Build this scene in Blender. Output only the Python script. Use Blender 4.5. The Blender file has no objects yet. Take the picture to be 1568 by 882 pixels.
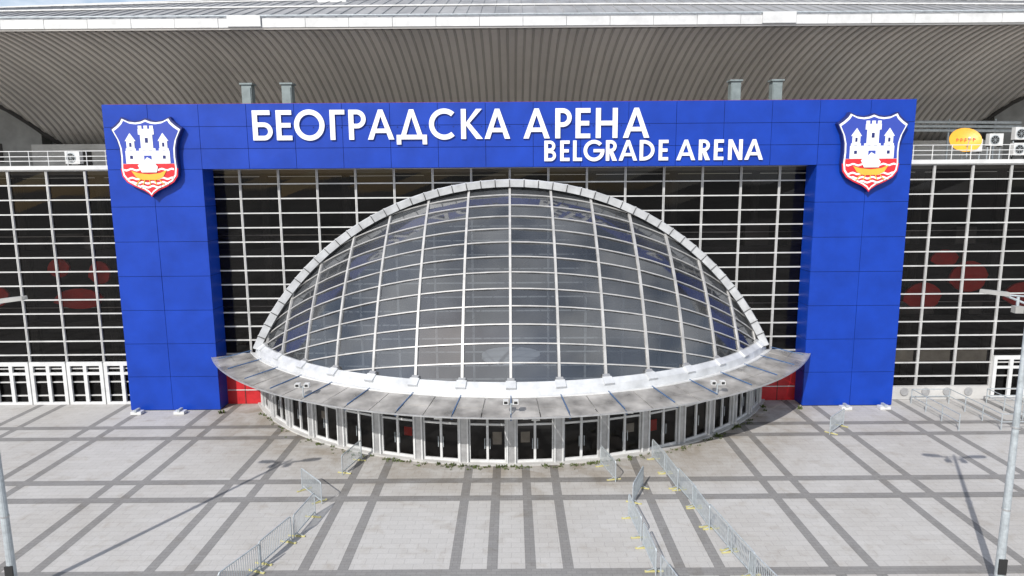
import bpy, bmesh, math, random
from mathutils import Vector, Matrix
random.seed(7)
D2R = math.radians
S = bpy.context.scene
S.view_settings.view_transform = 'Standard'
S.view_settings.look = 'None'
S.view_settings.exposure = 0

# ------------------------------------------------------------------ materials
def new_mat(name):
    m = bpy.data.materials.new(name); m.use_nodes = True
    nt = m.node_tree; nt.nodes.clear()
    out = nt.nodes.new('ShaderNodeOutputMaterial')
    return m, nt, out

def N(nt, typ, **kw):
    n = nt.nodes.new(typ)
    for k, v in kw.items():
        if k in n.inputs.keys(): n.inputs[k].default_value = v
        else: setattr(n, k, v)
    return n

def pmat(name, col, rough=0.5, metal=0.0, var=0.12, scale=2.0, stretch=(1,1,1), col2=None, bump=0.0, bscale=20, rvar=0.1, spec=0.5):
    m, nt, out = new_mat(name)
    b = N(nt, 'ShaderNodeBsdfPrincipled')
    b.inputs['Roughness'].default_value = rough
    b.inputs['Metallic'].default_value = metal
    b.inputs['Specular IOR Level'].default_value = spec
    tc = N(nt, 'ShaderNodeTexCoord'); mp = N(nt, 'ShaderNodeMapping')
    mp.inputs['Scale'].default_value = stretch
    nt.links.new(tc.outputs['Object'], mp.inputs['Vector'])
    no = N(nt, 'ShaderNodeTexNoise'); no.inputs['Scale'].default_value = scale
    no.inputs['Detail'].default_value = 6; no.inputs['Roughness'].default_value = 0.6
    nt.links.new(mp.outputs['Vector'], no.inputs['Vector'])
    rp = N(nt, 'ShaderNodeValToRGB')
    rp.color_ramp.elements[0].position = 0.3; rp.color_ramp.elements[1].position = 0.72
    c2 = col2 if col2 else tuple(c*(1-2*var) for c in col)
    rp.color_ramp.elements[0].color = (*c2, 1)
    rp.color_ramp.elements[1].color = (*[min(1, c*(1+var*0.5)) for c in col], 1)
    nt.links.new(no.outputs['Fac'], rp.inputs['Fac'])
    nt.links.new(rp.outputs['Color'], b.inputs['Base Color'])
    if rvar:
        mr = N(nt, 'ShaderNodeMapRange')
        mr.inputs['To Min'].default_value = max(0.02, rough-rvar); mr.inputs['To Max'].default_value = min(1, rough+rvar)
        nt.links.new(no.outputs['Fac'], mr.inputs['Value']); nt.links.new(mr.outputs['Result'], b.inputs['Roughness'])
    if bump:
        n2 = N(nt, 'ShaderNodeTexNoise'); n2.inputs['Scale'].default_value = bscale; n2.inputs['Detail'].default_value = 4
        nt.links.new(tc.outputs['Object'], n2.inputs['Vector'])
        bp = N(nt, 'ShaderNodeBump'); bp.inputs['Strength'].default_value = bump; bp.inputs['Distance'].default_value = 0.02
        nt.links.new(n2.outputs['Fac'], bp.inputs['Height']); nt.links.new(bp.outputs['Normal'], b.inputs['Normal'])
    nt.links.new(b.outputs['BSDF'], out.inputs['Surface'])
    return m

def glassmat(name, tint, dirt, dirtcol, gloss=1.0, dscale=0.6, rough=0.03, ior=1.6):
    m, nt, out = new_mat(name)
    tr = N(nt, 'ShaderNodeBsdfTransparent'); tr.inputs['Color'].default_value = (*tint, 1)
    gl = N(nt, 'ShaderNodeBsdfGlossy'); gl.inputs['Roughness'].default_value = rough
    gl.inputs['Color'].default_value = (gloss, gloss, gloss, 1)
    df = N(nt, 'ShaderNodeBsdfDiffuse'); df.inputs['Color'].default_value = (*dirtcol, 1)
    fr = N(nt, 'ShaderNodeFresnel'); fr.inputs['IOR'].default_value = ior
    tc = N(nt, 'ShaderNodeTexCoord')
    no = N(nt, 'ShaderNodeTexNoise'); no.inputs['Scale'].default_value = dscale; no.inputs['Detail'].default_value = 8
    nt.links.new(tc.outputs['Object'], no.inputs['Vector'])
    mr = N(nt, 'ShaderNodeMapRange'); mr.inputs['From Min'].default_value = 0.3; mr.inputs['From Max'].default_value = 0.7
    mr.inputs['To Min'].default_value = dirt*0.45; mr.inputs['To Max'].default_value = min(1, dirt*1.4)
    nt.links.new(no.outputs['Fac'], mr.inputs['Value'])
    m1 = N(nt, 'ShaderNodeMixShader'); m2 = N(nt, 'ShaderNodeMixShader')
    nt.links.new(mr.outputs['Result'], m1.inputs[0]); nt.links.new(tr.outputs[0], m1.inputs[1]); nt.links.new(df.outputs[0], m1.inputs[2])
    nt.links.new(fr.outputs[0], m2.inputs[0]); nt.links.new(m1.outputs[0], m2.inputs[1]); nt.links.new(gl.outputs[0], m2.inputs[2])
    nt.links.new(m2.outputs[0], out.inputs['Surface'])
    return m

def paving(name, c1, c2, mortar, bw, bh, stain=True):
    m, nt, out = new_mat(name)
    b = N(nt, 'ShaderNodeBsdfPrincipled'); b.inputs['Roughness'].default_value = 0.85
    b.inputs['Specular IOR Level'].default_value = 0.3
    tc = N(nt, 'ShaderNodeTexCoord')
    br = N(nt, 'ShaderNodeTexBrick'); br.inputs['Scale'].default_value = 1.0
    br.inputs['Color1'].default_value = (*c1, 1); br.inputs['Color2'].default_value = (*c2, 1)
    br.inputs['Mortar'].default_value = (*mortar, 1); br.inputs['Mortar Size'].default_value = 0.010
    br.inputs['Brick Width'].default_value = bw; br.inputs['Row Height'].default_value = bh
    nt.links.new(tc.outputs['Object'], br.inputs['Vector'])
    last = br.outputs['Color']
    def mul(fac, dark):
        nonlocal last
        mx = N(nt, 'ShaderNodeMix'); mx.data_type = 'RGBA'; mx.blend_type = 'MULTIPLY'
        nt.links.new(fac, mx.inputs['Factor'])
        nt.links.new(last, mx.inputs[6]); mx.inputs[7].default_value = (*dark, 1)
        last = mx.outputs[2]
    def noise(scale, lo, hi, detail=8, dist=0.0):
        no = N(nt, 'ShaderNodeTexNoise'); no.inputs['Scale'].default_value = scale; no.inputs['Detail'].default_value = detail
        no.inputs['Roughness'].default_value = 0.65; no.inputs['Distortion'].default_value = dist
        nt.links.new(tc.outputs['Object'], no.inputs['Vector'])
        mr = N(nt, 'ShaderNodeMapRange'); mr.inputs['From Min'].default_value = lo; mr.inputs['From Max'].default_value = hi
        nt.links.new(no.outputs['Fac'], mr.inputs['Value'])
        return mr.outputs['Result']
    mul(noise(0.12, 0.45, 0.8), (0.80, 0.77, 0.73))
    mul(noise(0.9, 0.54, 0.85, 10, 0.4), (0.70, 0.65, 0.58))
    mul(noise(14.0, 0.4, 0.9, 3), (0.82, 0.81, 0.80))
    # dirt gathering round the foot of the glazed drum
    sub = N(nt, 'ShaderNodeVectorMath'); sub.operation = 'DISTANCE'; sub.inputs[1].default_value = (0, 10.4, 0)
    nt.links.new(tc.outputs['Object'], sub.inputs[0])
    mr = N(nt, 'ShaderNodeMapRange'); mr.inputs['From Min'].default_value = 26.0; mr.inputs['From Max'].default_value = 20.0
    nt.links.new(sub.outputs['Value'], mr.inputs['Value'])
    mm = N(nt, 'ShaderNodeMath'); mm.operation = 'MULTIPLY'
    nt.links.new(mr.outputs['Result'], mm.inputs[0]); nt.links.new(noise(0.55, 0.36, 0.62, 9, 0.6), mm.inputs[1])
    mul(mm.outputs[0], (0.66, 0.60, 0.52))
    nt.links.new(last, b.inputs['Base Color'])
    bp = N(nt, 'ShaderNodeBump'); bp.inputs['Strength'].default_value = 0.3; bp.inputs['Distance'].default_value = 0.01
    nt.links.new(br.outputs['Fac'], bp.inputs['Height']); bp.invert = True
    nt.links.new(bp.outputs['Normal'], b.inputs['Normal'])
    nt.links.new(b.outputs['BSDF'], out.inputs['Surface'])
    return m

M = {}
M['blue'] = pmat('blue_panel', (0.003, 0.042, 0.36), 0.42, 0, 0.12, 0.5, rvar=0.08, spec=0.35)
M['bluedark'] = pmat('panel_joint', (0.003, 0.010, 0.08), 0.7)
M['red'] = pmat('red_paint', (0.50, 0.015, 0.02), 0.45)
M['banner'] = pmat('red_banner', (0.75, 0.03, 0.02), 0.6)
M['white'] = pmat('white_paint', (0.80, 0.80, 0.80), 0.4, 0, 0.04)
M['whitemetal'] = pmat('white_metal', (0.64, 0.64, 0.63), 0.4, 0.0, 0.10, 1.5)
M['rimmetal'] = pmat('rim_metal', (0.60, 0.61, 0.62), 0.42, 0.15, 0.14, 1.2)
M['rib'] = pmat('dome_rib_metal', (0.48, 0.47, 0.455), 0.45, 0.15, 0.14, 1.2)
M['mullion'] = pmat('mullion_aluminium', (0.58, 0.575, 0.56), 0.45, 0.1, 0.12, 1.0)
M['alu'] = pmat('anodised_aluminium', (0.48, 0.48, 0.48), 0.38, 0.5, 0.12, 3)
M['galv'] = pmat('galvanised_steel', (0.46, 0.50, 0.52), 0.45, 0.25, 0.15, 5)
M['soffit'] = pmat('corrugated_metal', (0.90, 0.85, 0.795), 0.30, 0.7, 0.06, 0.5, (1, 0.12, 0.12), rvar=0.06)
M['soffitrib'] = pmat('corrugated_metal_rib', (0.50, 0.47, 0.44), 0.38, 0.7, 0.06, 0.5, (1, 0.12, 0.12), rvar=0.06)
M['roof'] = pmat('roof_sheet', (0.36, 0.355, 0.35), 0.55, 0.2, 0.2, 0.5, (1, 0.2, 1))
M['concrete'] = pmat('concrete', (0.32, 0.315, 0.30), 0.85, 0, 0.15, 0.7, bump=0.3)
M['concretel'] = pmat('concrete_light', (0.50, 0.49, 0.47), 0.85, 0, 0.12, 0.7, bump=0.3)
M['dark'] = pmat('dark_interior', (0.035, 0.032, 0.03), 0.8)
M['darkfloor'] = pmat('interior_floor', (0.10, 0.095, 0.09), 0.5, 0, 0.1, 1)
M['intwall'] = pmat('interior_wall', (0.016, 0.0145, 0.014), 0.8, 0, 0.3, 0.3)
M['black'] = pmat('black_rubber', (0.02, 0.02, 0.02), 0.6)
M['navy'] = pmat('crest_navy', (0.012, 0.02, 0.13), 0.4, 0, 0.03)
M['crestblue'] = pmat('crest_blue', (0.03, 0.06, 0.36), 0.4, 0, 0.03)
M['crestred'] = pmat('crest_red', (0.62, 0.02, 0.03), 0.4, 0, 0.03)
M['gold'] = pmat('crest_gold', (0.75, 0.42, 0.05), 0.4, 0, 0.05)
M['orange'] = pmat('dish_orange', (0.80, 0.38, 0.03), 0.45, 0, 0.06)
M['bracket'] = pmat('blue_bracket', (0.06, 0.12, 0.24), 0.5)
M['foot'] = pmat('yellow_foot', (0.55, 0.50, 0.22), 0.6)
M['greenpost'] = pmat('painted_column', (0.22, 0.26, 0.26), 0.6, 0, 0.15)
M['leaf'] = pmat('weed_leaf', (0.10, 0.13, 0.03), 0.7, 0, 0.3, 5)
M['glass'] = glassmat('curtain_glass', (0.62, 0.59, 0.57), 0.012, (0.14, 0.12, 0.115), 0.42, 0.4, ior=1.6)
M['domeglass'] = glassmat('dome_glass', (0.46, 0.49, 0.52), 0.17, (0.25, 0.265, 0.285), 0.95, 0.25, 0.04, ior=2.0)
M['canopy'] = glassmat('canopy_dusty_glass', (0.6, 0.6, 0.6), 0.80, (0.42, 0.40, 0.375), 0.8, 0.8, 0.15)
M['beige'] = pmat('blind_beige', (0.70, 0.67, 0.58), 0.8)
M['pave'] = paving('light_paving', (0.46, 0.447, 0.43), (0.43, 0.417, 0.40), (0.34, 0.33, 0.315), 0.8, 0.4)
M['band'] = paving('dark_paving', (0.245, 0.239, 0.232), (0.22, 0.215, 0.21), (0.18, 0.175, 0.17), 0.4, 0.2)
M['asphalt'] = pmat('asphalt', (0.22, 0.22, 0.21), 0.9, 0, 0.2, 0.05)

# ------------------------------------------------------------------ mesh builder
class MB:
    def __init__(s): s.v = []; s.f = []; s.m = []; s.mats = []
    def mi(s, k):
        if k not in s.mats: s.mats.append(k)
        return s.mats.index(k)
    def add(s, vs, fs, k):
        o = len(s.v); s.v += [tuple(v) for v in vs]; i = s.mi(k)
        for f in fs: s.f.append([o+a for a in f]); s.m.append(i)
    def box(s, x0, x1, y0, y1, z0, z1, k):
        vs = [(x, y, z) for x in (x0, x1) for y in (y0, y1) for z in (z0, z1)]
        s.add(vs, [(0,1,3,2),(4,6,7,5),(0,4,5,1),(2,3,7,6),(0,2,6,4),(1,5,7,3)], k)
    def beam(s, p, q, w, h, k, up=(0,0,1)):
        p = Vector(p); q = Vector(q); a = (q-p)
        if a.length < 1e-5: return
        a.normalize(); up = Vector(up)
        sd = a.cross(up)
        if sd.length < 1e-4: sd = a.cross(Vector((0,1,0)))
        sd.normalize(); u = sd.cross(a); u.normalize()
        vs = []
        for c in (p, q):
            for i, j in ((-1,-1),(1,-1),(1,1),(-1,1)):
                vs.append(c + sd*(i*w/2) + u*(j*h/2))
        s.add(vs, [(0,1,2,3),(7,6,5,4),(0,4,5,1),(1,5,6,2),(2,6,7,3),(3,7,4,0)], k)
    def tube(s, p, q, r, k, n=8, r2=None):
        p = Vector(p); q = Vector(q); a = (q-p); a.normalize()
        r2 = r if r2 is None else r2
        sd = a.cross(Vector((0,0,1)))
        if sd.length < 1e-3: sd = Vector((1,0,0))
        sd.normalize(); u = sd.cross(a)
        vs = []
        for c, rr in ((p, r), (q, r2)):
            for i in range(n):
                t = 2*math.pi*i/n
                vs.append(c + sd*(math.cos(t)*rr) + u*(math.sin(t)*rr))
        fs = [(i, (i+1)%n, n+(i+1)%n, n+i) for i in range(n)] + [tuple(range(n))[::-1], tuple(range(n, 2*n))]
        s.add(vs, fs, k)
    def prism(s, pts, y0, y1, k, kside=None):
        n = len(pts)
        vs = [(x, y0, z) for x, z in pts] + [(x, y1, z) for x, z in pts]
        s.add(vs, [tuple(range(n)), tuple(range(n, 2*n))[::-1]], k)
        s.add(vs, [(i, n+i, n+(i+1)%n, (i+1)%n) for i in range(n)], kside or k)
    def obj(s, name, parent=None, smooth=False, loc=None, fix=True):
        me = bpy.data.meshes.new(name); me.from_pydata(s.v, [], s.f)
        for k in s.mats: me.materials.append(M[k])
        me.polygons.foreach_set('material_index', s.m)
        if fix:
            bm = bmesh.new(); bm.from_mesh(me); bmesh.ops.recalc_face_normals(bm, faces=bm.faces[:]); bm.to_mesh(me); bm.free()
        if smooth: me.polygons.foreach_set('use_smooth', [True]*len(me.polygons))
        me.update()
        o = bpy.data.objects.new(name, me); S.collection.objects.link(o)
        if loc: o.location = loc
        if parent: o.parent = parent
        return o
def empty(name, loc=(0,0,0)):
    e = bpy.data.objects.new(name, None); e.location = loc; e.empty_display_size = 0.5; S.collection.objects.link(e); return e

# ------------------------------------------------------------------ ground
g = MB(); g.add([(-1500,-1500,0),(1500,-1500,0),(1500,1500,0),(-1500,1500,0)], [(0,1,2,3)], 'asphalt'); g.obj('ground', fix=False)
g = MB(); g.add([(-110,-150,0.004),(110,-150,0.004),(110,2,0.004),(-110,2,0.004)], [(0,1,2,3)], 'pave'); pl = g.obj('plaza_pavement', fix=False)
g = MB()
def sheet(x0,x1,y0,y1,z,k='band'): g.add([(x0,y0,z),(x1,y0,z),(x1,y1,z),(x0,y1,z)], [(0,1,2,3)], k)
xs = [0.78, 2.3]
for i in range(16): c = 7.6+6.2*i; xs += [c-0.8, c+0.8]
for x in xs:
    for sg in (-1, 1): sheet(sg*x-0.22, sg*x+0.22, -150, 1.6, 0.008)
for y in [-3.3, -5.2] + [v for i in range(15) for v in (-11.4-8.5*i, -13.4-8.5*i)]: sheet(-110, 110, y-0.28, y+0.28, 0.012)
g.obj('dark_bands', parent=pl, fix=False)

# ------------------------------------------------------------------ arena building
arena = empty('arena_building')
YF = 1.7
W = 62
b = MB()
cols = [i*2.6 for i in range(-24, 25)]
TOP = 16.3
for x in cols:
    b.box(x-0.065, x-0.015, YF-0.14, YF+0.05, 0, TOP, 'mullion')
    b.box(x+0.015, x+0.065, YF-0.14, YF+0.05, 0, TOP, 'mullion')
for k in range(0, 17):
    z = TOP-0.98*k
    if z < 0.3: continue
    b.box(-W-0.5, W+0.5, YF-0.118, YF+0.04, z-0.04, z+0.04, 'mullion')
b.box(-W-0.5, W+0.5, YF-0.3, YF+0.6, TOP+0.05, TOP+0.32, 'whitemetal')
b.obj('curtain_wall_frame', arena)
b = MB()
for i in range(len(cols)-1):
    for k in range(17):
        z1 = TOP-0.98*k; z0 = max(0, z1-0.98)
        x0, x1 = cols[i], cols[i+1]
        t = [random.uniform(-0.009, 0.009) for _ in range(4)]
        b.add([(x0,YF+t[0],z0),(x1,YF+t[1],z0),(x1,YF+t[2],z1),(x0,YF+t[3],z1)], [(0,1,2,3)], 'glass')
b.obj('curtain_wall_glass', arena, fix=False)
# interior
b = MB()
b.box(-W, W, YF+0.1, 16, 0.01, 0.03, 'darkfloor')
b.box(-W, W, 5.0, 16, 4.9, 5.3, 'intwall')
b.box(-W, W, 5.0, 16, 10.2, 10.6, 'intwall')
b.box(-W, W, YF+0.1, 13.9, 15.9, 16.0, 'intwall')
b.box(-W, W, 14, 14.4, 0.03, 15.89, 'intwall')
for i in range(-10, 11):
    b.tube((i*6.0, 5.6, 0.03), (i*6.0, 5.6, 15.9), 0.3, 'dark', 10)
for x in range(-60, 61, 3):
    b.beam((x, 5.05, 6.3), (x+3, 5.05, 6.3), 0.06, 0.06, 'alu'); b.beam((x, 5.05, 11.6), (x+3, 5.05, 11.6), 0.06, 0.06, 'alu')
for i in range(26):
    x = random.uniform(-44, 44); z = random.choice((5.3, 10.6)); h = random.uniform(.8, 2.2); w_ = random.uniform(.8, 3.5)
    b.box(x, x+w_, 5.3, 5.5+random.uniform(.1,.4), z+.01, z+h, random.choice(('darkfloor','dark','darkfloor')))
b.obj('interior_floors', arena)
b = MB()
for (x, z, w, h) in ((-30.2, 7.2, 3.6, 1.0), (-28.6, 9.0, 1.6, 1.1), (-31.4,9.4,1.6,0.9), (28.9, 6.9, 2.8, 1.3), (32.0, 8.2, 2.8, 1.5), (30.2,9.7,2,0.8), (36, 7, 3, 1.2), (-36.5,7.4,3,1.2)):
    pts = [(x+w/2*math.cos(a)*(1 if math.sin(a) > 0 else 0.8), z+h*math.sin(a)*(1 if math.sin(a) > 0 else 0.45)) for a in [2*math.pi*i/18 for i in range(18)]]
    b.prism(pts, 2.1, 2.3, 'banner')
b.obj('interior_red_banners', arena)
# terrace
b = MB()
b.box(-W, W, YF+0.6, 24, 16.02, 16.35, 'concretel')
b.obj('terrace_slab', arena)
b = MB()
yr = 2.0
for i in range(-48, 49):
    x = i*1.3
    b.tube((x, yr, 16.6), (x, yr, 17.6), 0.03, 'whitemetal', 6)
for z in (17.6, 17.25, 16.95): b.tube((-W, yr, z), (W, yr, z), 0.028, 'whitemetal', 6)
b.obj('terrace_railing', arena)
# upper hall walls
b = MB()
b.box(-W-20, W+20, 22.3, 22.8, 16.35, 30, 'concrete')
b.box(-82, -44.2, 20.9, 22.2, 16.35, 25.5, 'concrete')
b.box(45.6, 82, 20.9, 22.2, 16.35, 25.5, 'concrete')
b.box(-44.1, -30, 19.2, 19.5, 16.35, 19.0, 'concretel')
b.box(30, 45.5, 19.2, 19.5, 16.35, 18.8, 'concretel')
for x0, x1, z0, z1 in ((-39.6,-38.6,16.4,18.4),(-36.5,-34.9,17.2,18.5),(-49.5,-48,17.4,19.2),(47.5,49,17.5,19.3)):
    yy = 19.14 if abs(x0) < 44 else 20.84
    b.box(x0, x1, yy, yy+0.055, z0, z1, 'dark')
for z in (19.5, 19.85, 20.2): b.tube((26, 15.6, z+0.1), (44, 15.2, z-0.15), 0.13, 'galv', 8)
for x in (30,34,38,42): b.beam((x,15.5,16.35),(x,15.5,20.4),.12,.12,'galv')
b.obj('upper_hall_walls', arena)
b = MB()
for x in (-19.0, -16.1, 16.4, 19.4):
    b.box(x-0.36, x+0.36, 6.0, 6.7, 16.35, 22.4, 'greenpost')
    b.box(x-0.46, x+0.46, 5.9, 6.8, 22.4, 22.52, 'greenpost')
    b.box(x-0.30, x+0.30, 5.93, 5.999, 16.6, 22.2, 'greenpost')
b.obj('roof_support_columns', arena)
# soffit (corrugated)
prof = [(4.6,25.9),(6.0,25.75),(8.0,25.35),(10.2,24.75),(12.5,24.0),(14.8,23.05),(17.0,21.9),(18.9,20.6),(20.3,19.3),(21.4,17.8),(22.0,16.4)]
def profat(t):
    t = max(0, min(1, t))*(len(prof)-1); i = min(int(t), len(prof)-2); f = t-i
    return Vector((0, prof[i][0]*(1-f)+prof[i+1][0]*f, prof[i][1]*(1-f)+prof[i+1][1]*f))
def tmax(x):
    a = abs(x)
    ks = [(0,1),(39,1),(41.5,.86),(43,.74),(44.2,.60),(46,.46),(50,.34),(56,.28),(80,.25)]
    for (a0,t0),(a1,t1) in zip(ks[:-1], ks[1:]):
        if a0 <= a <= a1: return t0+(t1-t0)*(a-a0)/(a1-a0)
    return .25
b = MB(); st = 0.62; NP = 18
xsq = []
n = int(2*W/st)
for i in range(n):
    x = -W+i*st
    xsq += [(x, 0), (x+st*0.68, 0), (x+st*0.74, 1), (x+st*0.94, 1)]
vs = []; fs = []; fr_ = []
for (x, r) in xsq:
    for j in range(NP+1):
        t = tmax(x)*j/NP
        p = profat(t); q = profat(t+0.01) if t < 0.98 else p; q0 = profat(t-0.01)
        d = (q-q0).normalized(); nrm = Vector((0, d.z, -d.y))
        if nrm.z > 0: nrm = -nrm
        p = p+nrm*(0.10*r)
        vs.append((x, p.y, p.z))
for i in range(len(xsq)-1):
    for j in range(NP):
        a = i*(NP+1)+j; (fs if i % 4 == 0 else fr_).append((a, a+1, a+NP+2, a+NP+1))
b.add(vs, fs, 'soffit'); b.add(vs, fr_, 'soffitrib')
b.obj('corrugated_soffit', arena, fix=False)
b = MB()
prev = None
for i in range(-248, 249):
    x = i*0.25
    if abs(x) < 40.0: prev = None; continue
    p = profat(tmax(x)); p = Vector((x, p.y-0.1, p.z-0.05))
    if prev is not None: b.tube(prev, p, 0.2, 'dark', 8)
    prev = p
b.obj('soffit_edge_trim', arena)
# roof lip
b = MB()
x = -W
while x < W:
    w = 3.0
    b.box(x, x+w-0.03, 4.3+random.uniform(-.01,.01), 5.3, 25.98, 26.62, 'whitemetal')
    x += w
b.box(-W, W, 4.4, 5.2, 25.86, 25.975, 'soffitrib')
b.tube((-W, 4.25, 26.72), (W, 4.25, 26.72), 0.07, 'galv', 6)
for xx in (-18.2, 18.6, 56, -56): b.box(xx-1.15, xx+1.15, 4.16, 5.4, 26.02, 26.76, 'whitemetal')
b.obj('roof_edge_gutter', arena)
# roof
b = MB(); xs2 = []
for i in range(-60, 60):
    x = i*1.3; xs2 += [(x, 0), (x+1.2, 0), (x+1.22, 1), (x+1.28, 1)]
vs = []; fs = []; NR = 14
def roofz(x, t):
    zr = 41.7-2.2*(x/78)**2
    return 26.63+(zr-26.63)*(1-(1-t)**1.12)
for (x, r) in xs2:
    for j in range(NR+1):
        t = j/NR
        vs.append((x*(0.8+0.35*t), 5.31+54.7*t, roofz(x, t)+0.08*r))
    vs.append((x*1.15, 110, roofz(x, 1)-14))
NN = NR+2
for i in range(len(xs2)-1):
    for j in range(NN-1):
        a = i*NN+j; fs.append((a, a+1, a+NN+1, a+NN))
b.add(vs, fs, 'roof')
for (x, y, w) in ((-50, 56, 4), (-20, 30, 3), (12, 40, 5), (40, 34, 3)):
    z = roofz(x, (y-5.31)/54.7)
    b.box(x, x+w, y, y+1.5, z-0.3, z+0.5, 'whitemetal')
for t in (.25,.5,.75):
    pr = None
    for i in range(-15,16):
        x = i*5*(0.8+.35*t); p = Vector((x, 5.31+54.7*t, roofz(i*5, t)+.12))
        if pr is not None: b.beam(pr,p,.25,.12,'whitemetal')
        pr = p
b.obj('roof_surface', arena, fix=False)
# ground floor doors in side wings
b = MB()
def wingdoor(x0):
    for dx in (0.16, 1.3, 2.44): b.box(x0+dx-0.12, x0+dx+0.12, YF-0.30, YF-0.15, 0.02, 3.0, 'whitemetal')
    for z, h in ((2.95, 0.14), (2.25, 0.09), (0.10, 0.09)): b.box(x0+0.06, x0+2.54, YF-0.297, YF-0.153, z-h, z+h, 'whitemetal')
for i in range(-24, 24):
    x0 = i*2.6
    if (x0 < -28.5) or x0 > 33: wingdoor(x0)
b.obj('wing_entrance_doors', arena)
b = MB()
b.box(26.2, 33.6, YF-0.45, YF-0.16, 0.02, 0.95, 'concretel')
for i in range(4): b.tube((27.6+i*1.5, YF-0.55, 0.6), (27.6+i*1.5, YF-0.44, 0.6), 0.28, 'alu', 14)
for i in range(3): b.box(26.1+i*2.6, 28.4+i*2.6, YF+0.15, YF+0.2, 2.6, 3.5, 'beige')
b.box(-20.2, -17.2, YF-0.4, YF-0.16, 0.02, 3.0, 'red'); b.box(17.2, 20.2, YF-0.4, YF-0.16, 0.02, 3.0, 'red')
for sx in (-1, 1):
    b.box(sx*18.7-0.02, sx*18.7+0.02, YF-0.43, YF-0.4, 0.05, 2.9, 'dark'); b.box(sx*18.7-1.2, sx*18.7+1.2, YF-0.43, YF-0.402, 1.0, 1.06, 'whitemetal')
b.obj('side_plinth_and_red_doors', arena)

# ------------------------------------------------------------------ blue portal frame
portal = empty('blue_entrance_portal')
FT, FB, XO, XI, FD = 20.42, 16.3, 26.1, 19.95, 1.5
b = MB()
b.box(-XO+0.04, -XI-0.04, 0.05, FD, 0.0, FT-0.04, 'bluedark'); b.box(XI+0.04, XO-0.04, 0.05, FD, 0.0, FT-0.04, 'bluedark')
b.box(-XI-0.04, XI+0.04, 0.053, FD-0.003, FB+0.04, FT-0.043, 'bluedark')
b.obj('portal_core', portal)
b = MB()
def panel(x0, x1, z0, z1):
    t = [random.uniform(-0.010, 0.010) for _ in range(4)]; gp = 0.014
    x0 += gp; x1 -= gp; z0 += gp; z1 -= gp
    vs = [(x0, t[0], z0), (x1, t[1], z0), (x1, t[2], z1), (x0, t[3], z1), (x0, .048, z0), (x1, .048, z0), (x1, .048, z1), (x0, .048, z1)]
    b.add(vs, [(0,1,2,3),(0,4,5,1),(1,5,6,2),(2,6,7,3),(3,7,4,0)], 'blue')
zs = [0.05, 2.4, 4.7, 7.0, 9.3, 11.6, 13.9, 16.3]
for sx in (-1, 1):
    ex = sorted([sx*XO, sx*(XO-2.9), sx*XI])
    for i in range(2):
        for j in range(len(zs)-1): panel(ex[i], ex[i+1], zs[j], zs[j+1])
nz = [16.3, 17.6, 19.0, FT]
ex = [-XO, -XO+2.9, -XI] + [-XI+i*(2*XI/13) for i in range(1, 13)] + [XI, XO-2.9, XO]
for i in range(len(ex)-1):
    for j in range(3): panel(ex[i], ex[i+1], nz[j], nz[j+1])
for x, d in ((-XI, 1), (XI, -1)):
    for j in range(len(zs)-1): b.box(min(x, x-d*0.035), max(x, x-d*0.035), 0.06, FD+0.1, zs[j]+0.014, zs[j+1]-0.014, 'blue')
for x, d in ((-XO, 1), (XO, -1)):
    for j in range(len(zs)-1): b.box(min(x, x+d*0.035), max(x, x+d*0.035), 0.06, FD+0.1, zs[j]+0.014, zs[j+1]-0.014, 'blue')
    b.box(min(x, x+d*0.035), max(x, x+d*0.035), 0.06, FD+0.1, 16.32, FT-0.02, 'blue')
b.box(-XI+.04, XI-.04, 0.06, FD+0.1, FB-0.0, FB+0.035, 'blue')
b.box(-XO, XO, 0.06, FD+0.1, FT-0.04, FT, 'blue')
b.obj('cladding_panels', portal)
b = MB()
b.box(-XO+0.2, XO-0.2, 0.30, 0.40, FT+0.001, FT+0.035, 'red')
b.obj('red_led_trim', portal)
b = MB()
for x in (-25.3, -22.4, 22.6, 25.2):
    b.box(x-0.35, x+0.35, -0.9, -0.45, 0.02, 0.22, 'whitemetal'); b.box(x-0.08, x+0.08, -0.95, -0.42, 0.22, 0.36, 'galv')
b.obj('ballast_floodlights', portal)

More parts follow.
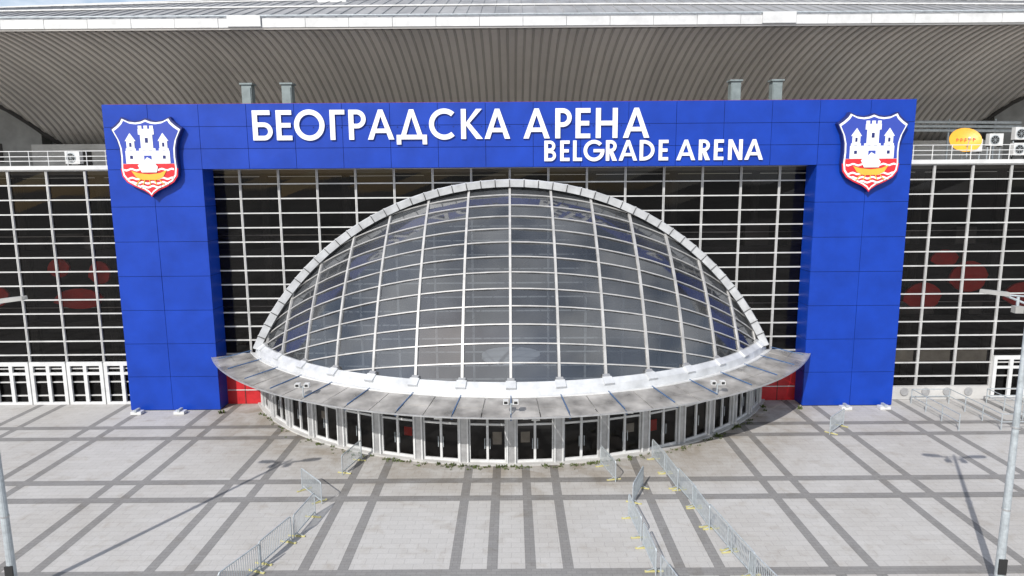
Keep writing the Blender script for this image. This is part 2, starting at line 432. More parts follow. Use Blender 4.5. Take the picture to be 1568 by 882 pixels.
# ------------------------------------------------------------------ letters
class Glyphs:
    def __init__(s, depth, yb): s.b = MB(); s.c = 0; s.d = depth; s.yb = yb
    def poly(s, pts):
        s.c = (s.c+1) % 4
        s.b.prism(pts, s.yb-s.d-0.004*s.c, s.yb-0.003*s.c, 'white')
    def rect(s, x0, x1, z0, z1): s.poly([(x0,z0),(x1,z0),(x1,z1),(x0,z1)])
    def arc(s, cx, cz, rx, rz, t, a0, a1, n=26):
        s.c = (s.c+1) % 4
        yf = s.yb-s.d-0.004*s.c; yb = s.yb-0.003*s.c
        vs = []
        for i in range(n+1):
            a = D2R(a0+(a1-a0)*i/n); c, sn = math.cos(a), math.sin(a)
            for (r1, r2, y) in ((rx, rz, yf), (rx-t, rz-t, yf), (rx-t, rz-t, yb), (rx, rz, yb)):
                vs.append((cx+c*r1, y, cz+sn*r2))
        fs = []
        for i in range(n):
            o = i*4
            for j in range(4): fs.append((o+j, o+(j+1)%4, o+4+(j+1)%4, o+4+j))
        fs += [(0,1,2,3), tuple(n*4+j for j in (3,2,1,0))]
        s.b.add(vs, fs, 'white')
    def bowl(s, x0, x1, z0, z1, t):
        r = (z1-z0)/2; rx = min(r, x1-x0-0.02); cx = x1-rx
        if cx > x0+0.01:
            s.rect(x0, cx+0.01, z1-t, z1); s.rect(x0, cx+0.01, z0, z0+t)
        s.arc(cx, (z0+z1)/2, rx, r, t, -90, 90)
    def glyph(s, ch, x0, x1, z, h, t):
        w = x1-x0; xm = (x0+x1)/2; R = s.rect
        if ch in 'АA':
            s.poly([(x0,z),(x0+1.08*t,z),(xm+.45*t,z+h),(xm-.45*t,z+h)]); s.poly([(x1,z),(xm+.45*t,z+h),(xm-.45*t,z+h),(x1-1.08*t,z)])
            R(x0+w*.22, x1-w*.22, z+h*.22, z+h*.22+t*.85)
        elif ch in 'ЕE':
            R(x0,x0+t,z,z+h); R(x0+t,x1,z,z+t*.9); R(x0+t,x1,z+h-t*.9,z+h); R(x0+t,x1-.04*h,z+h*.5-t*.45,z+h*.5+t*.45)
        elif ch == 'Г': R(x0,x0+t,z,z+h); R(x0+t,x1,z+h-t*.9,z+h)
        elif ch == 'L': R(x0,x0+t,z,z+h); R(x0+t,x1,z,z+t*.9)
        elif ch in 'О': s.arc(xm, z+h/2, w/2, h*.52, t, 0, 360, 48)
        elif ch == 'С': s.arc(x0+h*.52, z+h/2, h*.52, h*.52, t, 48, 312, 40)
        elif ch == 'G':
            r = h*.52; s.arc(x0+r, z+h/2, r, r, t, 42, 360, 44); R(x0+r*.95, x0+2*r-0.01, z+h*.5-t*.45, z+h*.5+t*.42)
        elif ch == 'Р': R(x0,x0+t,z,z+h); s.bowl(x0+t, x1, z+h*.38, z+h, t*.9)
        elif ch == 'R': R(x0,x0+t,z,z+h); s.bowl(x0+t, x1-.02, z+h*.42, z+h, t*.9); s.poly([(x0+t*.9,z+h*.45),(x0+t*1.9,z+h*.5),(x1+.02,z),(x1-t*1.25,z)])
        elif ch == 'Б': R(x0,x0+t,z,z+h); R(x0+t,x1-.1*w,z+h-t*.9,z+h); s.bowl(x0+t, x1, z, z+h*.6, t*.9)
        elif ch == 'B': R(x0,x0+t,z,z+h); s.bowl(x0+t, x1-.06*w, z+h*.47, z+h, t*.85); s.bowl(x0+t, x1, z, z+h*.54, t*.85)
        elif ch == 'D': R(x0,x0+t,z,z+h); s.arc(x0+t, z+h/2, w-t, h/2, t*.95, -90, 90)
        elif ch in 'Н': R(x0,x0+t,z,z+h); R(x1-t,x1,z,z+h); R(x0+t,x1-t,z+h*.5-t*.45,z+h*.5+t*.45)
        elif ch == 'N': R(x0,x0+t,z,z+h); R(x1-t,x1,z,z+h); s.poly([(x0+.1*t,z+h),(x0+1.1*t,z+h),(x1-.1*t,z),(x1-1.1*t,z)])
        elif ch == 'К':
            R(x0,x0+t,z,z+h); s.poly([(x0+t*.8,z+h*.5),(x1-t*1.35,z+h),(x1-.05,z+h),(x0+t*1.55,z+h*.5)]); s.poly([(x0+t*.8,z+h*.5),(x0+t*1.6,z+h*.56),(x1,z),(x1-t*1.35,z)])
        elif ch == 'Д':
            i = w*.13; s.poly([(x0+i,z+t*.5),(x0+i+t,z+t*.5),(xm+.45*t,z+h),(xm-.45*t,z+h)]); s.poly([(x1-i,z+t*.5),(xm+.45*t,z+h),(xm-.45*t,z+h),(x1-i-t,z+t*.5)])
            R(x0,x1,z,z+t*.9); R(x0,x0+t*.9,z-h*.17,z); R(x1-t*.9,x1,z-h*.17,z)
sign = empty('arena_name_sign')
G = Glyphs(0.08, -0.04)
for ch, a, c in (('Б',-16.47,-15.2),('Е',-14.95,-13.95),('О',-13.8,-11.85),('Г',-11.5,-10.55),('Р',-10.3,-9.2),('А',-9.1,-7.4),('Д',-7.25,-5.3),('С',-5.15,-3.4),('К',-3.1,-1.7),('А',-1.6,0.05),('А',.9,2.6),('Р',2.95,4.0),('Е',4.25,5.2),('Н',5.55,6.95),('А',7.3,9.0)):
    G.glyph(ch, a, c, 18.10, 1.88, .32)
G.b.obj('cyrillic_letters', sign)
G = Glyphs(0.07, -0.04)
for ch, a, c in (('B',2.25,3.0),('E',3.27,3.88),('L',4.1,4.68),('G',4.78,6.05),('R',6.22,6.93),('A',7.05,8.25),('D',8.4,9.36),('E',9.63,10.25),('A',10.78,12.0),('R',12.22,12.94),('E',13.2,13.82),('N',14.12,15.04),('A',15.18,16.38)):
    G.glyph(ch, a, c, 16.66, 1.30, .23)
G.b.obj('latin_letters', sign)
b = MB()
for x in [(-16.2+i*0.9) for i in range(29)]: b.tube((x, -0.045, 18.9), (x, 0.01, 18.9), 0.03, 'bluedark', 6)
b.obj('stand_off_pins', sign)

# ------------------------------------------------------------------ crests
half = [(0,0),(.06,.035),(.2,.08),(.45,.13),(.66,.185),(.78,.26),(.81,.36),(.79,.5),(.80,.62),(.86,.73),(1.0,.86),(.86,.905),(.74,.955),(.68,1.0),(.5,.962),(.3,.95),(.14,.96),(0,.985)]
def clipz(pts, z0, z1):
    for zz, sgn in ((z0, 1), (z1, -1)):
        o = []
        for i in range(len(pts)):
            p, q = pts[i], pts[(i+1)%len(pts)]
            ip = sgn*(p[1]-zz) >= 0; iq = sgn*(q[1]-zz) >= 0
            if ip: o.append(p)
            if ip != iq:
                f = (zz-p[1])/(q[1]-p[1]); o.append((p[0]+(q[0]-p[0])*f, zz))
        pts = o
    return pts
def crest(name, cx):
    zc, hw, hh = 14.55, 2.28, 5.05
    def P(sx, sz=None):
        sz = sz or sx; pts = half + [(-x, z) for x, z in half[-2:0:-1]]
        return [(cx+x*hw*sx, zc+hh*(.5+(z-.5)*sz)) for x, z in pts]
    b = MB()
    b.prism(P(1.0), -0.42, -0.05, 'navy', 'navy')
    b.prism(clipz(P(1.0), zc, zc+hh*.36), -0.426, -0.421, 'crestred')
    b.prism(P(.955), -0.455, -0.427, 'white')
    IN = P(.90, .905)
    z = lambda f: zc+hh*f
    b.prism(clipz(IN, z(.42), z(1)), -0.47, -0.456, 'crestblue')
    b.prism(clipz(IN, z(.0), z(.416)), -0.47, -0.456, 'crestred')
    def R(x0, x1, z0, z1, k='white', l=0):
        b.prism([(cx+x0*hw, z(z0)), (cx+x1*hw, z(z0)), (cx+x1*hw, z(z1)), (cx+x0*hw, z(z1))], -0.495-0.006*l, -0.471, k)
    R(-.62,.62,.42,.58)
    for i in range(7): R(-.60+i*.185,-.51+i*.185,.582,.61)
    R(-.17,.17,.585,.82, l=1); R(-.22,.22,.78,.85, l=2)
    for x in (-.21,-.05,.11): R(x,x+.1,.851,.89, l=1)
    for s in (-1,1):
        R(s*.46-.11,s*.46+.11,.585,.70, l=1); b.prism([(cx+(s*.46-.15)*hw,z(.701)),(cx+(s*.46+.15)*hw,z(.701)),(cx+s*.46*hw,z(.80))], -0.5,-0.471,'white')
        R(s*.46-.03,s*.46+.03,.63,.68,'navy',3)
    R(-.04,.04,.68,.74,'navy',4); R(-.10,.10,.42,.52,'crestblue',4); R(-.5,-.42,.48,.52,'navy',2); R(.42,.5,.48,.52,'navy',2)
    hull = [(-.5,.33),(-.38,.25),(-.2,.215),(.2,.215),(.38,.25),(.5,.34),(.3,.30),(0,.285),(-.3,.30)]
    b.prism([(cx+x*hw, z(f)) for x, f in hull], -0.51, -0.471, 'gold')
    sail = [(-.2,.31),(.22,.31),(.26,.38),(.1,.47),(-.02,.50),(-.12,.45),(-.3,.40)]
    b.prism([(cx+x*hw, z(f)) for x, f in sail], -0.535, -0.512, 'white')
    for kk, (f, ww) in enumerate(((.345,.70),(.235,.66),(.18,.52),(.13,.30))):
        up = []; lo = []
        for i in range(25):
            x = -ww+2*ww*i/24
            w_ = .010*math.sin(x*22)
            up.append((cx+x*hw, z(f+.012+w_))); lo.append((cx+x*hw, z(f-.012+w_)))
        b.prism(up+lo[::-1], -0.488-0.002*kk, -0.471, 'white')
    for i in range(-2,3): b.beam((cx+i*.13*hw,-0.515,z(.225)),(cx+(i*.2)*hw,-0.515,z(.15)),0.05,0.02,'gold',(0,1,0))
    return b.obj(name)
crest('coat_of_arms_shield', -23.15); crest('coat_of_arms_shield', 23.2)

# ------------------------------------------------------------------ dome
dome = empty('glass_dome_entrance')
C = Vector((0, 10.4, -3.5)); RS = 21.3
def SP(phi, al, r=RS): return C+Vector((math.sin(phi)*r, -math.cos(phi)*math.cos(al)*r, math.cos(phi)*math.sin(al)*r))
YC = 10.4/RS; ZB = 4.62; ZC = (ZB+3.5)/RS
dphi = D2R(7.13); NA = 13
a0 = math.asin(ZC); a1 = math.acos(YC); da = (a1-a0)/NA
bm = bmesh.new()
grid = {}
for i in range(-9, 10):
    for j in range(-4, NA+3): grid[i, j] = bm.verts.new(SP(i*dphi, a0+j*da, RS-0.03))
for i in range(-9, 9):
    for j in range(-4, NA+2): bm.faces.new((grid[i,j], grid[i+1,j], grid[i+1,j+1], grid[i,j+1]))
bmesh.ops.bisect_plane(bm, geom=bm.verts[:]+bm.edges[:]+bm.faces[:], plane_co=(0,0.02,0), plane_no=(0,1,0), clear_outer=True)
bmesh.ops.bisect_plane(bm, geom=bm.verts[:]+bm.edges[:]+bm.faces[:], plane_co=(0,0,ZB), plane_no=(0,0,-1), clear_outer=True)
bmesh.ops.split_edges(bm, edges=bm.edges[:])
for f in bm.faces:
    n = f.normal.copy(); c = f.calc_center_median()
    rx = Vector([random.uniform(-1,1) for _ in range(3)])*0.014
    for v in f.verts: v.co += n*((v.co-c).dot(rx))
me = bpy.data.meshes.new('dome_glass'); bm.to_mesh(me); bm.free(); me.materials.append(M['domeglass'])
o = bpy.data.objects.new('dome_glass', me); S.collection.objects.link(o); o.parent = dome
b = MB()
def arcbeam(pts, w, h, k):
    for p, q in zip(pts[:-1], pts[1:]):
        m = (p+q)/2; b.beam(p, q, w, h, k, (m-C))
for i in range(-7, 8):
    ph = i*dphi; cp = math.cos(ph)
    if ZC/cp >= 1 or YC/cp >= 1: continue
    lo = math.asin(ZC/cp); hi = math.acos(YC/cp)
    if hi <= lo: continue
    n = 14
    arcbeam([SP(ph, lo+(hi-lo)*k/n, RS+0.01) for k in range(n+1)], 0.14, 0.12, 'rib')
    arcbeam([SP(ph, lo+(hi-lo)*k/n, RS-0.55) for k in range(n+1)], 0.08, 0.08, 'dark')
for j in range(0, NA+1):
    al = a0+j*da
    lim = min(math.acos(min(1, YC/math.cos(al))), math.acos(min(1, ZC/math.sin(al))))
    if lim < 0.02: continue
    n = 30
    arcbeam([SP(-lim+2*lim*k/n, al, RS) for k in range(n+1)], 0.07, 0.06, 'rib')
b.obj('dome_ribs', dome)
b = MB()
for i in range(-6, 6):
    for j in range(0, NA, 3):
        p = SP(i*dphi, a0+j*da, RS-0.55); q = SP((i+1)*dphi, a0+(j+3)*da, RS-0.55)
        if (i+j) % 2: p = SP((i+1)*dphi, a0+j*da, RS-0.55); q = SP(i*dphi, a0+(j+3)*da, RS-0.55)
        if p.y < -0.2 and q.y < 0 and p.z > ZB: b.tube(p, q, 0.025, 'dark', 5)
b.obj('dome_bracing', dome)
# rim arch
b = MB()
ri = math.sqrt(RS*RS-10.4**2); zc = C.z
th0 = math.asin((ZB-zc-0.3)/ri); nseg = 46
for i in range(nseg):
    ta = th0+(math.pi-2*th0)*i/nseg+0.0006; tb = th0+(math.pi-2*th0)*(i+1)/nseg-0.0006
    def pt(t, r, y): return (math.cos(t)*r, y, zc+math.sin(t)*r)
    r0, r1 = ri-0.05, ri+0.44
    jj = random.uniform(-.01, .01)
    vs = [pt(t, r, y) for t in (ta, tb) for (r, y) in ((r0, -0.50+jj), (r1-0.05, -0.62+jj), (r1, -0.52+jj), (r1, 1.55), (r0, 1.55))]
    b.add(vs, [(0,1,6,5),(1,2,7,6),(2,3,8,7),(3,4,9,8),(4,0,5,9),(0,4,3,2,1),(5,6,7,8,9)], 'rimmetal')
    b.beam(pt(ta, r1+.005, -0.50), pt(ta, r1+.005, 1.5), 0.05, 0.04, 'whitemetal')
    b.beam(pt(ta, r0-.02, -0.56), pt(ta, r1-.02, -0.645), 0.03, 0.03, 'dark')
b.obj('rim_arch', dome)
RB = math.sqrt(RS*RS-(ZB-C.z)**2)
def ringpt(R, a, z): return Vector((math.sin(a)*R, 10.4-math.cos(a)*R, z))
def amax(R, y=-0.03): return math.acos(min(1, (10.4-y)/R))
def ringstrip(b, rz, k, n=68, ycut=-0.03, closed=True):
    vs = []; m = len(rz)
    for i in range(n+1):
        for (R, z) in rz:
            A = amax(R, ycut); vs.append(ringpt(R, -A+2*A*i/n, z))
    fs = []
    for i in range(n):
        for j in range(m if closed else m-1):
            a = i*m+j; c = i*m+(j+1)%m; fs.append((a, c, c+m, a+m))
    b.add(vs, fs, k)
b = MB()
ringstrip(b, [(RB+0.02, 4.68), (RB+0.12, 4.70), (RB+0.42, 4.46), (RB+0.50, 4.06), (RB-0.2, 4.0), (RB-0.2, 4.6)], 'rimmetal')
ringstrip(b, [(RB+0.80, 4.10), (RB+0.80, 4.0), (RB+0.505, 4.0), (RB+0.505, 4.06)], 'whitemetal')
for i in range(-7, 8):
    v = math.sin(i*dphi)*RS/RB
    if abs(v) > .85: continue
    a = math.asin(v)
    p = ringpt(RB+0.1, a, 4.72); q = ringpt(RB+0.5, a, 4.44); b.beam(p, q, 0.55, 0.16, 'rimmetal')
    b.beam(ringpt(RB-0.05, a, 4.80), ringpt(RB+0.12, a, 4.72), 0.4, 0.2, 'alu')
b.obj('dome_base_ring', dome)
# canopy
RC0, RC1 = RB+0.81, 22.8
ZC0, ZC1 = 4.04, 3.74
b = MB()
def canr(f): return RC0+(RC1-RC0)*f, ZC0+(ZC1-ZC0)*f
step = D2R(3.78)
for i in range(-18, 18):
    for f0, f1 in ((0.0, 0.52), (0.53, 1.0)):
        A0, A1 = i*step+0.0012, (i+1)*step-0.0012
        q = []
        for a, f in ((A0, f0), (A1, f0), (A1, f1), (A0, f1)):
            R, z = canr(f); p = ringpt(R, a, z); q.append(p)
        if min(v.y for v in q) > -0.1: continue
        poly = []
        for k in range(4):
            p, r = q[k], q[(k+1)%4]; ip = p.y <= -0.06; ir = r.y <= -0.06
            if ip: poly.append(p)
            if ip != ir: poly.append(p.lerp(r, (-0.06-p.y)/(r.y-p.y)))
        if len(poly) >= 3:
            m = len(poly); dz = random.uniform(-0.012, 0.012)
            b.add([p+Vector((0,0,dz)) for p in poly]+[p+Vector((0,0,dz-0.03)) for p in poly], [tuple(range(m)), tuple(range(m, 2*m))]+[(k, (k+1)%m, m+(k+1)%m, m+k) for k in range(m)], 'canopy')
b.obj('canopy_panels', dome)
b = MB()
for i in range(-9, 10):
    a = i*D2R(7.56)
    p = ringpt(RC0-0.2, a, ZC0-0.10); q = ringpt(RC1-0.1, a, ZC1-0.10)
    if q.y > -0.1:
        if p.y > -0.1: continue
        q = p.lerp(q, (-0.12-p.y)/(q.y-p.y))
    b.beam(p, q, 0.09, 0.12, 'bracket')
    p2 = p.lerp(q, .02)+Vector((0,0,.17)); q2 = p.lerp(q, .9)+Vector((0,0,.15)); b.beam(p2, q2, 0.045, 0.05, 'bracket')
ringstrip(b, [(RC1+0.03, ZC1+.02), (RC1+0.03, ZC1-0.05), (RC1-0.03, ZC1-0.05), (RC1-0.03, ZC1+.02)], 'alu', ycut=-0.06)
b.obj('canopy_brackets', dome)
# drum
RD = 19.7
b = MB()
ringstrip(b, [(RD+0.1, 4.0), (RD+0.1, 3.05), (RD-0.25, 3.05), (RD-0.25, 4.0)], 'alu', ycut=1.5)
ringstrip(b, [(RD+0.35, 0.10), (RD+0.35, 0.0), (RD-0.3, 0.0), (RD-0.3, 0.10)], 'concretel', ycut=1.5)
b.obj('drum_fascia', dome)
b = MB(); g2 = MB()
st = D2R(7.56)
def rb(R, a, z, w, dpt, z0, z1, k):
    c = ringpt(R, a, 0); t = Vector((math.cos(a), math.sin(a), 0)); n_ = Vector((math.sin(a), -math.cos(a), 0))
    vs = [c+t*(i*w/2)+n_*(j*dpt/2)+Vector((0,0,zz)) for zz in (z0, z1) for i, j in ((-1,-1),(1,-1),(1,1),(-1,1))]
    b.add(vs, [(0,1,2,3),(4,5,6,7),(0,1,5,4),(1,2,6,5),(2,3,7,6),(3,0,4,7)], k)
for i in range(-8, 9):
    a = i*st
    if abs(a) > amax(RD, 1.2): continue
    rb(RD+0.02, a, 0, 0.56, 0.24, 0.10, 3.05, 'alu')
    for s in (-.22, .22): rb(RD+0.17, a+s/RD, 0, 0.08, 0.08, 0.10, 3.05, 'whitemetal')
for i in range(-8, 8):
    am = (i+.5)*st
    if abs(am) > amax(RD, 0.9): continue
    hw = (st*RD-0.56)/2/RD
    for f in (-1, 0, 1): rb(RD, am+f*(hw-0.04/RD*abs(f)), 0, 0.07 if f else 0.13, 0.12, 0.10, 3.05, 'whitemetal')
    for f in (-.14, .14): rb(RD+0.1, am+f*hw, 0, 0.03, 0.03, 0.9, 1.5, 'galv')
    for (z0, z1) in ((2.22, 2.33), (0.101, 0.24), (2.96, 3.04)): rb(RD, am, 0, 2*hw*RD-0.1, 0.10, z0, z1, 'whitemetal')
    for f in (-.5, .5): rb(RD, am+f*hw, 0, 0.28, 0.09, 2.55, 2.75, 'whitemetal') if random.random() < .35 else None
    if random.random() < .5: rb(RD-0.25, am+random.choice((-.5,.5))*hw, 0, 0.5, 0.02, 1.0+random.uniform(0,.3), 1.75, random.choice(('beige','alu','banner')))
    p0, p1 = ringpt(RD-0.02, am-hw, .1), ringpt(RD-0.02, am+hw, .1)
    g2.add([p0, p1, p1+Vector((0,0,2.95)), p0+Vector((0,0,2.95))], [(0,1,2,3)], 'glass')
    if i % 2 == 0:
        p = ringpt(RD+0.5, am, 2.72); b.tube(p-Vector((.22,0,0)), p+Vector((.22,0,0)), 0.09, 'whitemetal', 8)
b.obj('drum_doors', dome); g2.obj('drum_glass', dome, fix=False)
b = MB()
ringstrip(b, [(RD-0.4, 0.05), (8.0, 0.05)], 'darkfloor', ycut=1.5, closed=False)
for i in range(40):
    t0, t1 = 2*math.pi*i/40, 2*math.pi*(i+1)/40
    vs = [(1.9*math.cos(t), -1.6+1.9*math.sin(t), z) for z in (4.0, 4.25) for t in (t0, t1)]+[(0,-1.6,4.4),(0,-1.6,3.9)]
    b.add(vs, [(0,1,3,2),(2,3,4),(1,0,5)], 'white')
b.tube((0,-1.6,0.05),(0,-1.6,3.95),0.25,'white',12)
b.obj('foyer_interior', dome)

# ------------------------------------------------------------------ small devices on canopy
def floodlight(x):
    a = math.asin(x/22.4); p = ringpt(22.4, a, 3.80)
    b = MB()
    b.tube((0,0,0), (0,0,0.55), 0.035, 'galv', 6)
    b.box(-0.33,0.33,-0.03,0.03,0.52,0.58,'galv')
    for s in (-.25,.25):
        b.box(s-0.13,s+0.13,-0.22,0.08,0.58,0.78,'whitemetal'); b.box(s-0.09,s+0.09,-0.225,-0.221,0.61,0.75,'black')
    b.obj('security_floodlight', loc=p)
for x in (-11.4, 0.0, 11.3): floodlight(x)

# ------------------------------------------------------------------ crowd barriers
def barrier_mesh():
    b = MB(); L, H, r = 2.25, 1.1, 0.027
    b.tube((0.08,0,.16),(L-.08,0,.16),r,'galv'); b.tube((0.08,0,H),(L-.08,0,H),r,'galv')
    b.tube((0,0,.0),(0,0,H-.08),r,'galv'); b.tube((L,0,.0),(L,0,H-.08),r,'galv')
    b.tube((0,0,H-.08),(0.08,0,H),r,'galv'); b.tube((L,0,H-.08),(L-.08,0,H),r,'galv')
    for i in range(1, 19): x = i*L/19; b.tube((x,0,.16),(x,0,H),0.013,'galv',5)
    for x in (0.25, L-0.25):
        b.beam((x,-.38,.03),(x,.38,.03),.08,.05,'foot'); b.beam((x,-.34,.03),(x,0,.16),.03,.03,'galv'); b.beam((x,.34,.03),(x,0,.16),.03,.03,'galv')
    o = b.obj('crowd_barrier'); me = o.data; bpy.data.objects.remove(o); return me
BM_ = barrier_mesh()
def chain(pts):
    for p, q in zip(pts[:-1], pts[1:]):
        p = Vector((*p, 0.012)); q = Vector((*q, 0.012)); L = (q-p).length; n = max(1, round(L/2.33))
        d = (q-p)/L
        for i in range(n):
            o = bpy.data.objects.new('crowd_barrier', BM_); S.collection.objects.link(o)
            st_ = p+d*(i*L/n); o.location = st_
            o.rotation_euler = (0, 0, math.atan2(d.y, d.x)+random.uniform(-.05,.05))
chain([(-10.9,-21.6),(-9.5,-17.2),(-9.2,-13.9),(-11.2,-11.4)])
chain([(-9.0,-10.65),(-8.3,-8.3)])
chain([(7.9,-8.6),(8.65,-14.4),(9.35,-20.2),(9.8,-22.6)])
chain([(6.7,-12.2),(5.44,-15.3),(5.8,-20.5),(6.2,-22.8)])
chain([(4.9,-9.5),(5.4,-12.0)])
chain([(19.4,-5.3),(21.2,-3.6)])

b = MB()
for x in (27.6, 30.2, 32.8, 35.4, 38.0):
    y0, y1 = 0.3, -4.8
    for i in range(4):
        y = y0+(y1-y0)*i/3; b.tube((x,y,0.01),(x,y,1.05),0.035,'galv')
    for z in (1.05, .55): b.tube((x,y0,z),(x,y1,z),0.03,'galv')
for (xa, xb, y) in ((27.6,30.2,0.3),(30.2,32.8,-4.8),(32.8,35.4,0.3),(35.4,38.0,-4.8)):
    for z in (1.05,.55): b.tube((xa,y,z),(xb,y,z),0.03,'galv')
b.obj('queue_railing')

# ------------------------------------------------------------------ street lamps
def lamp(x, y, ang):
    b = MB(); H = 11.3
    b.tube((0,0,0.0),(0,0,H),0.16,'galv',14,0.075)
    b.tube((0,0,0.0),(0,0,0.12),0.26,'galv',14)
    b.box(-0.14,0.14,-0.20,-0.14,0.7,1.3,'black')
    for zz in (3.2, 6.4): b.tube((0,0,zz),(0,0,zz+.06),0.15,'alu',14)
    for s in (-1, 1):
        b.tube((0,0,H-0.35),(s*0.9,0,H+0.02),0.04,'galv')
        b.tube((0,0,H-0.05),(s*0.9,0,H+0.02),0.03,'galv')
        pts = [(s*0.75,-.11),(s*1.1,-.18),(s*1.6,-.16),(s*1.72,0),(s*1.6,.16),(s*1.1,.18),(s*.75,.11)]
        n = len(pts)
        vs = [(p[0],p[1],H-0.03+0.12*(abs(p[0])-.75)) for p in pts]+[(p[0]*.99,p[1]*.75,H+0.12+0.10*(abs(p[0])-.75)) for p in pts]
        b.add(vs,[tuple(range(n)),tuple(range(n,2*n))]+[(i,(i+1)%n,n+(i+1)%n,n+i) for i in range(n)],'concrete')
        b.tube((s*0.4,0.0,H-0.05),(s*0.4,0,H-0.42),0.05,'galv'); b.box(s*0.4-.14,s*0.4+.14,-.16,.1,H-.62,H-.38,'concrete')
    b.tube((0,0,H),(0,0,H+0.25),0.05,'galv')
    o = b.obj('street_lamp', loc=(x, y, 0.012)); o.rotation_euler = (0,0,ang)
lamp(-18.85, -21.2, 0.1); lamp(18.45, -21.2, -0.1)

# ------------------------------------------------------------------ terrace equipment
def ac(x, y, z0):
    b = MB()
    b.box(-.5,.5,-.2,.2,0.08,0.95,'whitemetal')
    b.tube((-.1,-.201,.5),(-.1,-.23,.5),.34,'galv',18); b.tube((-.1,-.231,.5),(-.1,-.24,.5),.29,'black',18)
    for i in range(4): 
        a = i*math.pi/4; b.beam((-.1-.3*math.cos(a),-.25,.5-.3*math.sin(a)),(-.1+.3*math.cos(a),-.25,.5+.3*math.sin(a)),.015,.015,'galv')
    b.box(-.45,-.35,-.2,.2,0,.08,'black'); b.box(.35,.45,-.2,.2,0,.08,'black')
    if z0 > 16.4:
        for sx in (-.45,.45): b.box(sx-.03,sx+.03,-.03,.03,16.35-z0,0,'galv')
    b.obj('air_conditioner', loc=(x,y,z0))
ac(-30.2, 3.2, 16.7); ac(33.6, 5.4, 17.2); ac(35.2, 5.6, 17.6); ac(36.6, 5.0, 16.9); ac(36.6,5.0,18.0)
def dish(x, y, s=1.0):
    b = MB(); n, m = 24, 6; vs = []; fs = []
    nrm = Vector((-0.25, -0.86, 0.44)).normalized(); u = nrm.cross(Vector((0,0,1))).normalized(); v = u.cross(nrm)
    if u.x < 0: u = -u
    if v.z < 0: v = -v
    c = Vector((0,0,1.55*s))
    for k, off in ((0,0.0),(1,-0.03)):
        for j in range(m+1):
            for i in range(n):
                r = s*1.0*j/m+1e-3; a = 2*math.pi*i/n
                vs.append(c+u*(r*math.cos(a))+v*(r*0.92*math.sin(a))+nrm*(0.22*(r/s)**2+off))
        o_ = k*(m+1)*n
        for j in range(m):
            for i in range(n): fs.append((o_+j*n+i,o_+j*n+(i+1)%n,o_+(j+1)*n+(i+1)%n,o_+(j+1)*n+i))
    for i in range(n): fs.append((m*n+i, m*n+(i+1)%n, (m+1)*n+m*n+(i+1)%n, (m+1)*n+m*n+i))
    b.add(vs, fs, 'orange')
    b.tube(c-nrm*0.05,c-nrm*.35,.07,'galv'); b.tube(c-nrm*.35,Vector((c.x-nrm.x*.35,c.y-nrm.y*.35,0)),.06,'galv')
    f = c+nrm*0.95*s-v*0.25; b.tube(c-v*0.9*s+nrm*.2,f,.025,'galv'); b.tube(f,f-nrm*.18,.07,'whitemetal')
    for i in range(5):
        x_ = -0.5+i*0.25; p = c+u*x_*s+nrm*(0.14)+v*0.05
        b.beam(p-v*.10,p+v*.10,.045,.01,'crestred',nrm); b.beam(p+v*.10,p+v*.02+u*.14,.045,.01,'crestred',nrm)
    b.obj('satellite_dish', loc=(x,y,16.36), fix=True)
dish(31.6, 3.4, 1.0); dish(27.6, 4.2, 0.75)

# ------------------------------------------------------------------ weeds
b = MB()
def tuft(x, y, s, n=14):
    for _ in range(n):
        a = random.uniform(0, 2*math.pi); l = s*random.uniform(.5,1.2); t = random.uniform(.3,1.0)
        p = Vector((x+random.uniform(-s,s)*.8, y+random.uniform(-s,s)*.6, 0.012)); d = Vector((math.cos(a)*t, math.sin(a)*t, 1)).normalized()*l
        sd = Vector((-math.sin(a), math.cos(a), 0))*l*.16
        b.add([p-sd, p+sd, p+d*.6+sd, p+d, p+d*.6-sd], [(0,1,2,3,4)], 'leaf')
for i in range(190):
    a = random.gauss(0, .35) if i < 130 else random.uniform(-1, 1)
    p = ringpt(RD+0.40+abs(random.gauss(0, .22)), a, 0); tuft(p.x, p.y, random.uniform(.05, .18), 10)
for _ in range(25):
    p = ringpt(RD+random.uniform(0.5,1.2), random.uniform(-.95,.95), 0); tuft(p.x, p.y, .08, 7)
for x in (-19.6, 19.5, 14.2, 17.2, 12.5): tuft(x, -0.6 if abs(x) > 18 else ringpt(RD+.5, math.asin(x/20.2),0).y, .22, 26)
b.obj('weeds', fix=False)

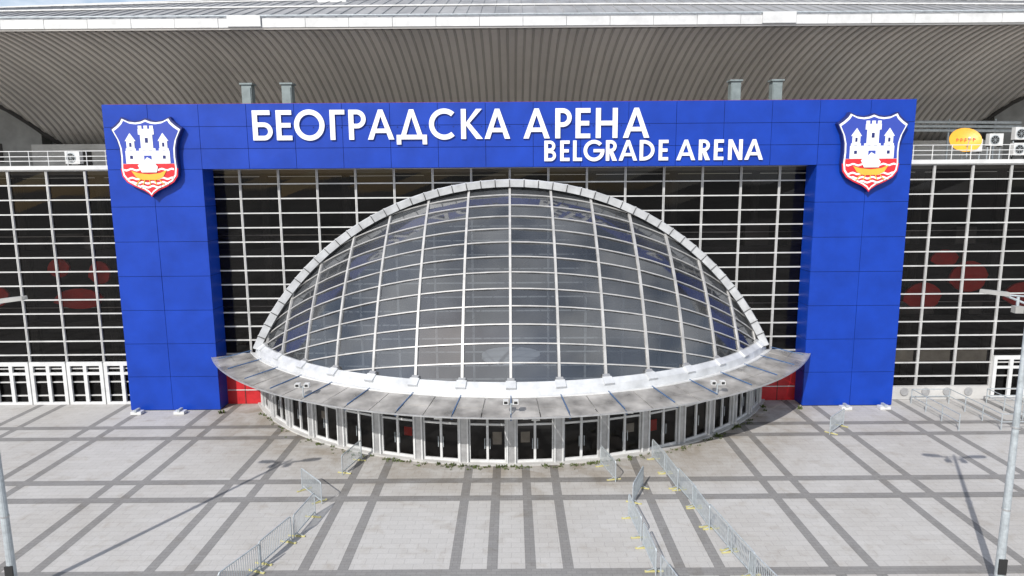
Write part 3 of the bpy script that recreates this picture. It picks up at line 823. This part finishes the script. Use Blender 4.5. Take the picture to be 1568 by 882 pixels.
# ------------------------------------------------------------------ world, sun, camera
az, el = D2R(27), D2R(39)
s = Vector((-math.sin(az)*math.cos(el), -math.cos(az)*math.cos(el), math.sin(el)))
w = bpy.data.worlds.new('World'); S.world = w; w.use_nodes = True
nt = w.node_tree; nt.nodes.clear()
out = nt.nodes.new('ShaderNodeOutputWorld'); bg = nt.nodes.new('ShaderNodeBackground')
sky = nt.nodes.new('ShaderNodeTexSky'); sky.sky_type = 'NISHITA'; sky.sun_disc = False
sky.sun_elevation = el; sky.sun_rotation = math.atan2(s.x, s.y)
tc = nt.nodes.new('ShaderNodeTexCoord'); mp = nt.nodes.new('ShaderNodeMapping'); mp.inputs['Scale'].default_value = (1, 1, 2.6)
no = nt.nodes.new('ShaderNodeTexNoise'); no.inputs['Scale'].default_value = 2.8; no.inputs['Detail'].default_value = 9; no.inputs['Roughness'].default_value = 0.58
rp = nt.nodes.new('ShaderNodeValToRGB'); rp.color_ramp.elements[0].position = 0.44; rp.color_ramp.elements[1].position = 0.62
mx = nt.nodes.new('ShaderNodeMix'); mx.data_type = 'RGBA'
nt.links.new(tc.outputs['Generated'], mp.inputs['Vector']); nt.links.new(mp.outputs['Vector'], no.inputs['Vector'])
nt.links.new(no.outputs['Fac'], rp.inputs['Fac']); nt.links.new(rp.outputs['Color'], mx.inputs['Factor'])
nt.links.new(sky.outputs['Color'], mx.inputs[6]); mx.inputs[7].default_value = (8.5, 8.8, 9.3, 1)
nt.links.new(mx.outputs[2], bg.inputs['Color']); bg.inputs['Strength'].default_value = 0.14
nt.links.new(bg.outputs[0], out.inputs[0])
sl = bpy.data.lights.new('sun', 'SUN'); sl.energy = 4.6; sl.angle = D2R(0.5); sl.color = (1, 0.97, 0.93)
so = bpy.data.objects.new('sun', sl); S.collection.objects.link(so); so.rotation_euler = s.to_track_quat('Z', 'Y').to_euler()

cam = bpy.data.cameras.new('camera'); cam.lens = 24; cam.sensor_width = 36; cam.clip_end = 5000; cam.clip_start = 0.1
co = bpy.data.objects.new('camera', cam); S.collection.objects.link(co)
co.matrix_world = Matrix.Translation((0.1, -45, 15.48)) @ Matrix.Rotation(D2R(81), 4, 'X') @ Matrix.Rotation(D2R(-0.4), 4, 'Z')
S.camera = co
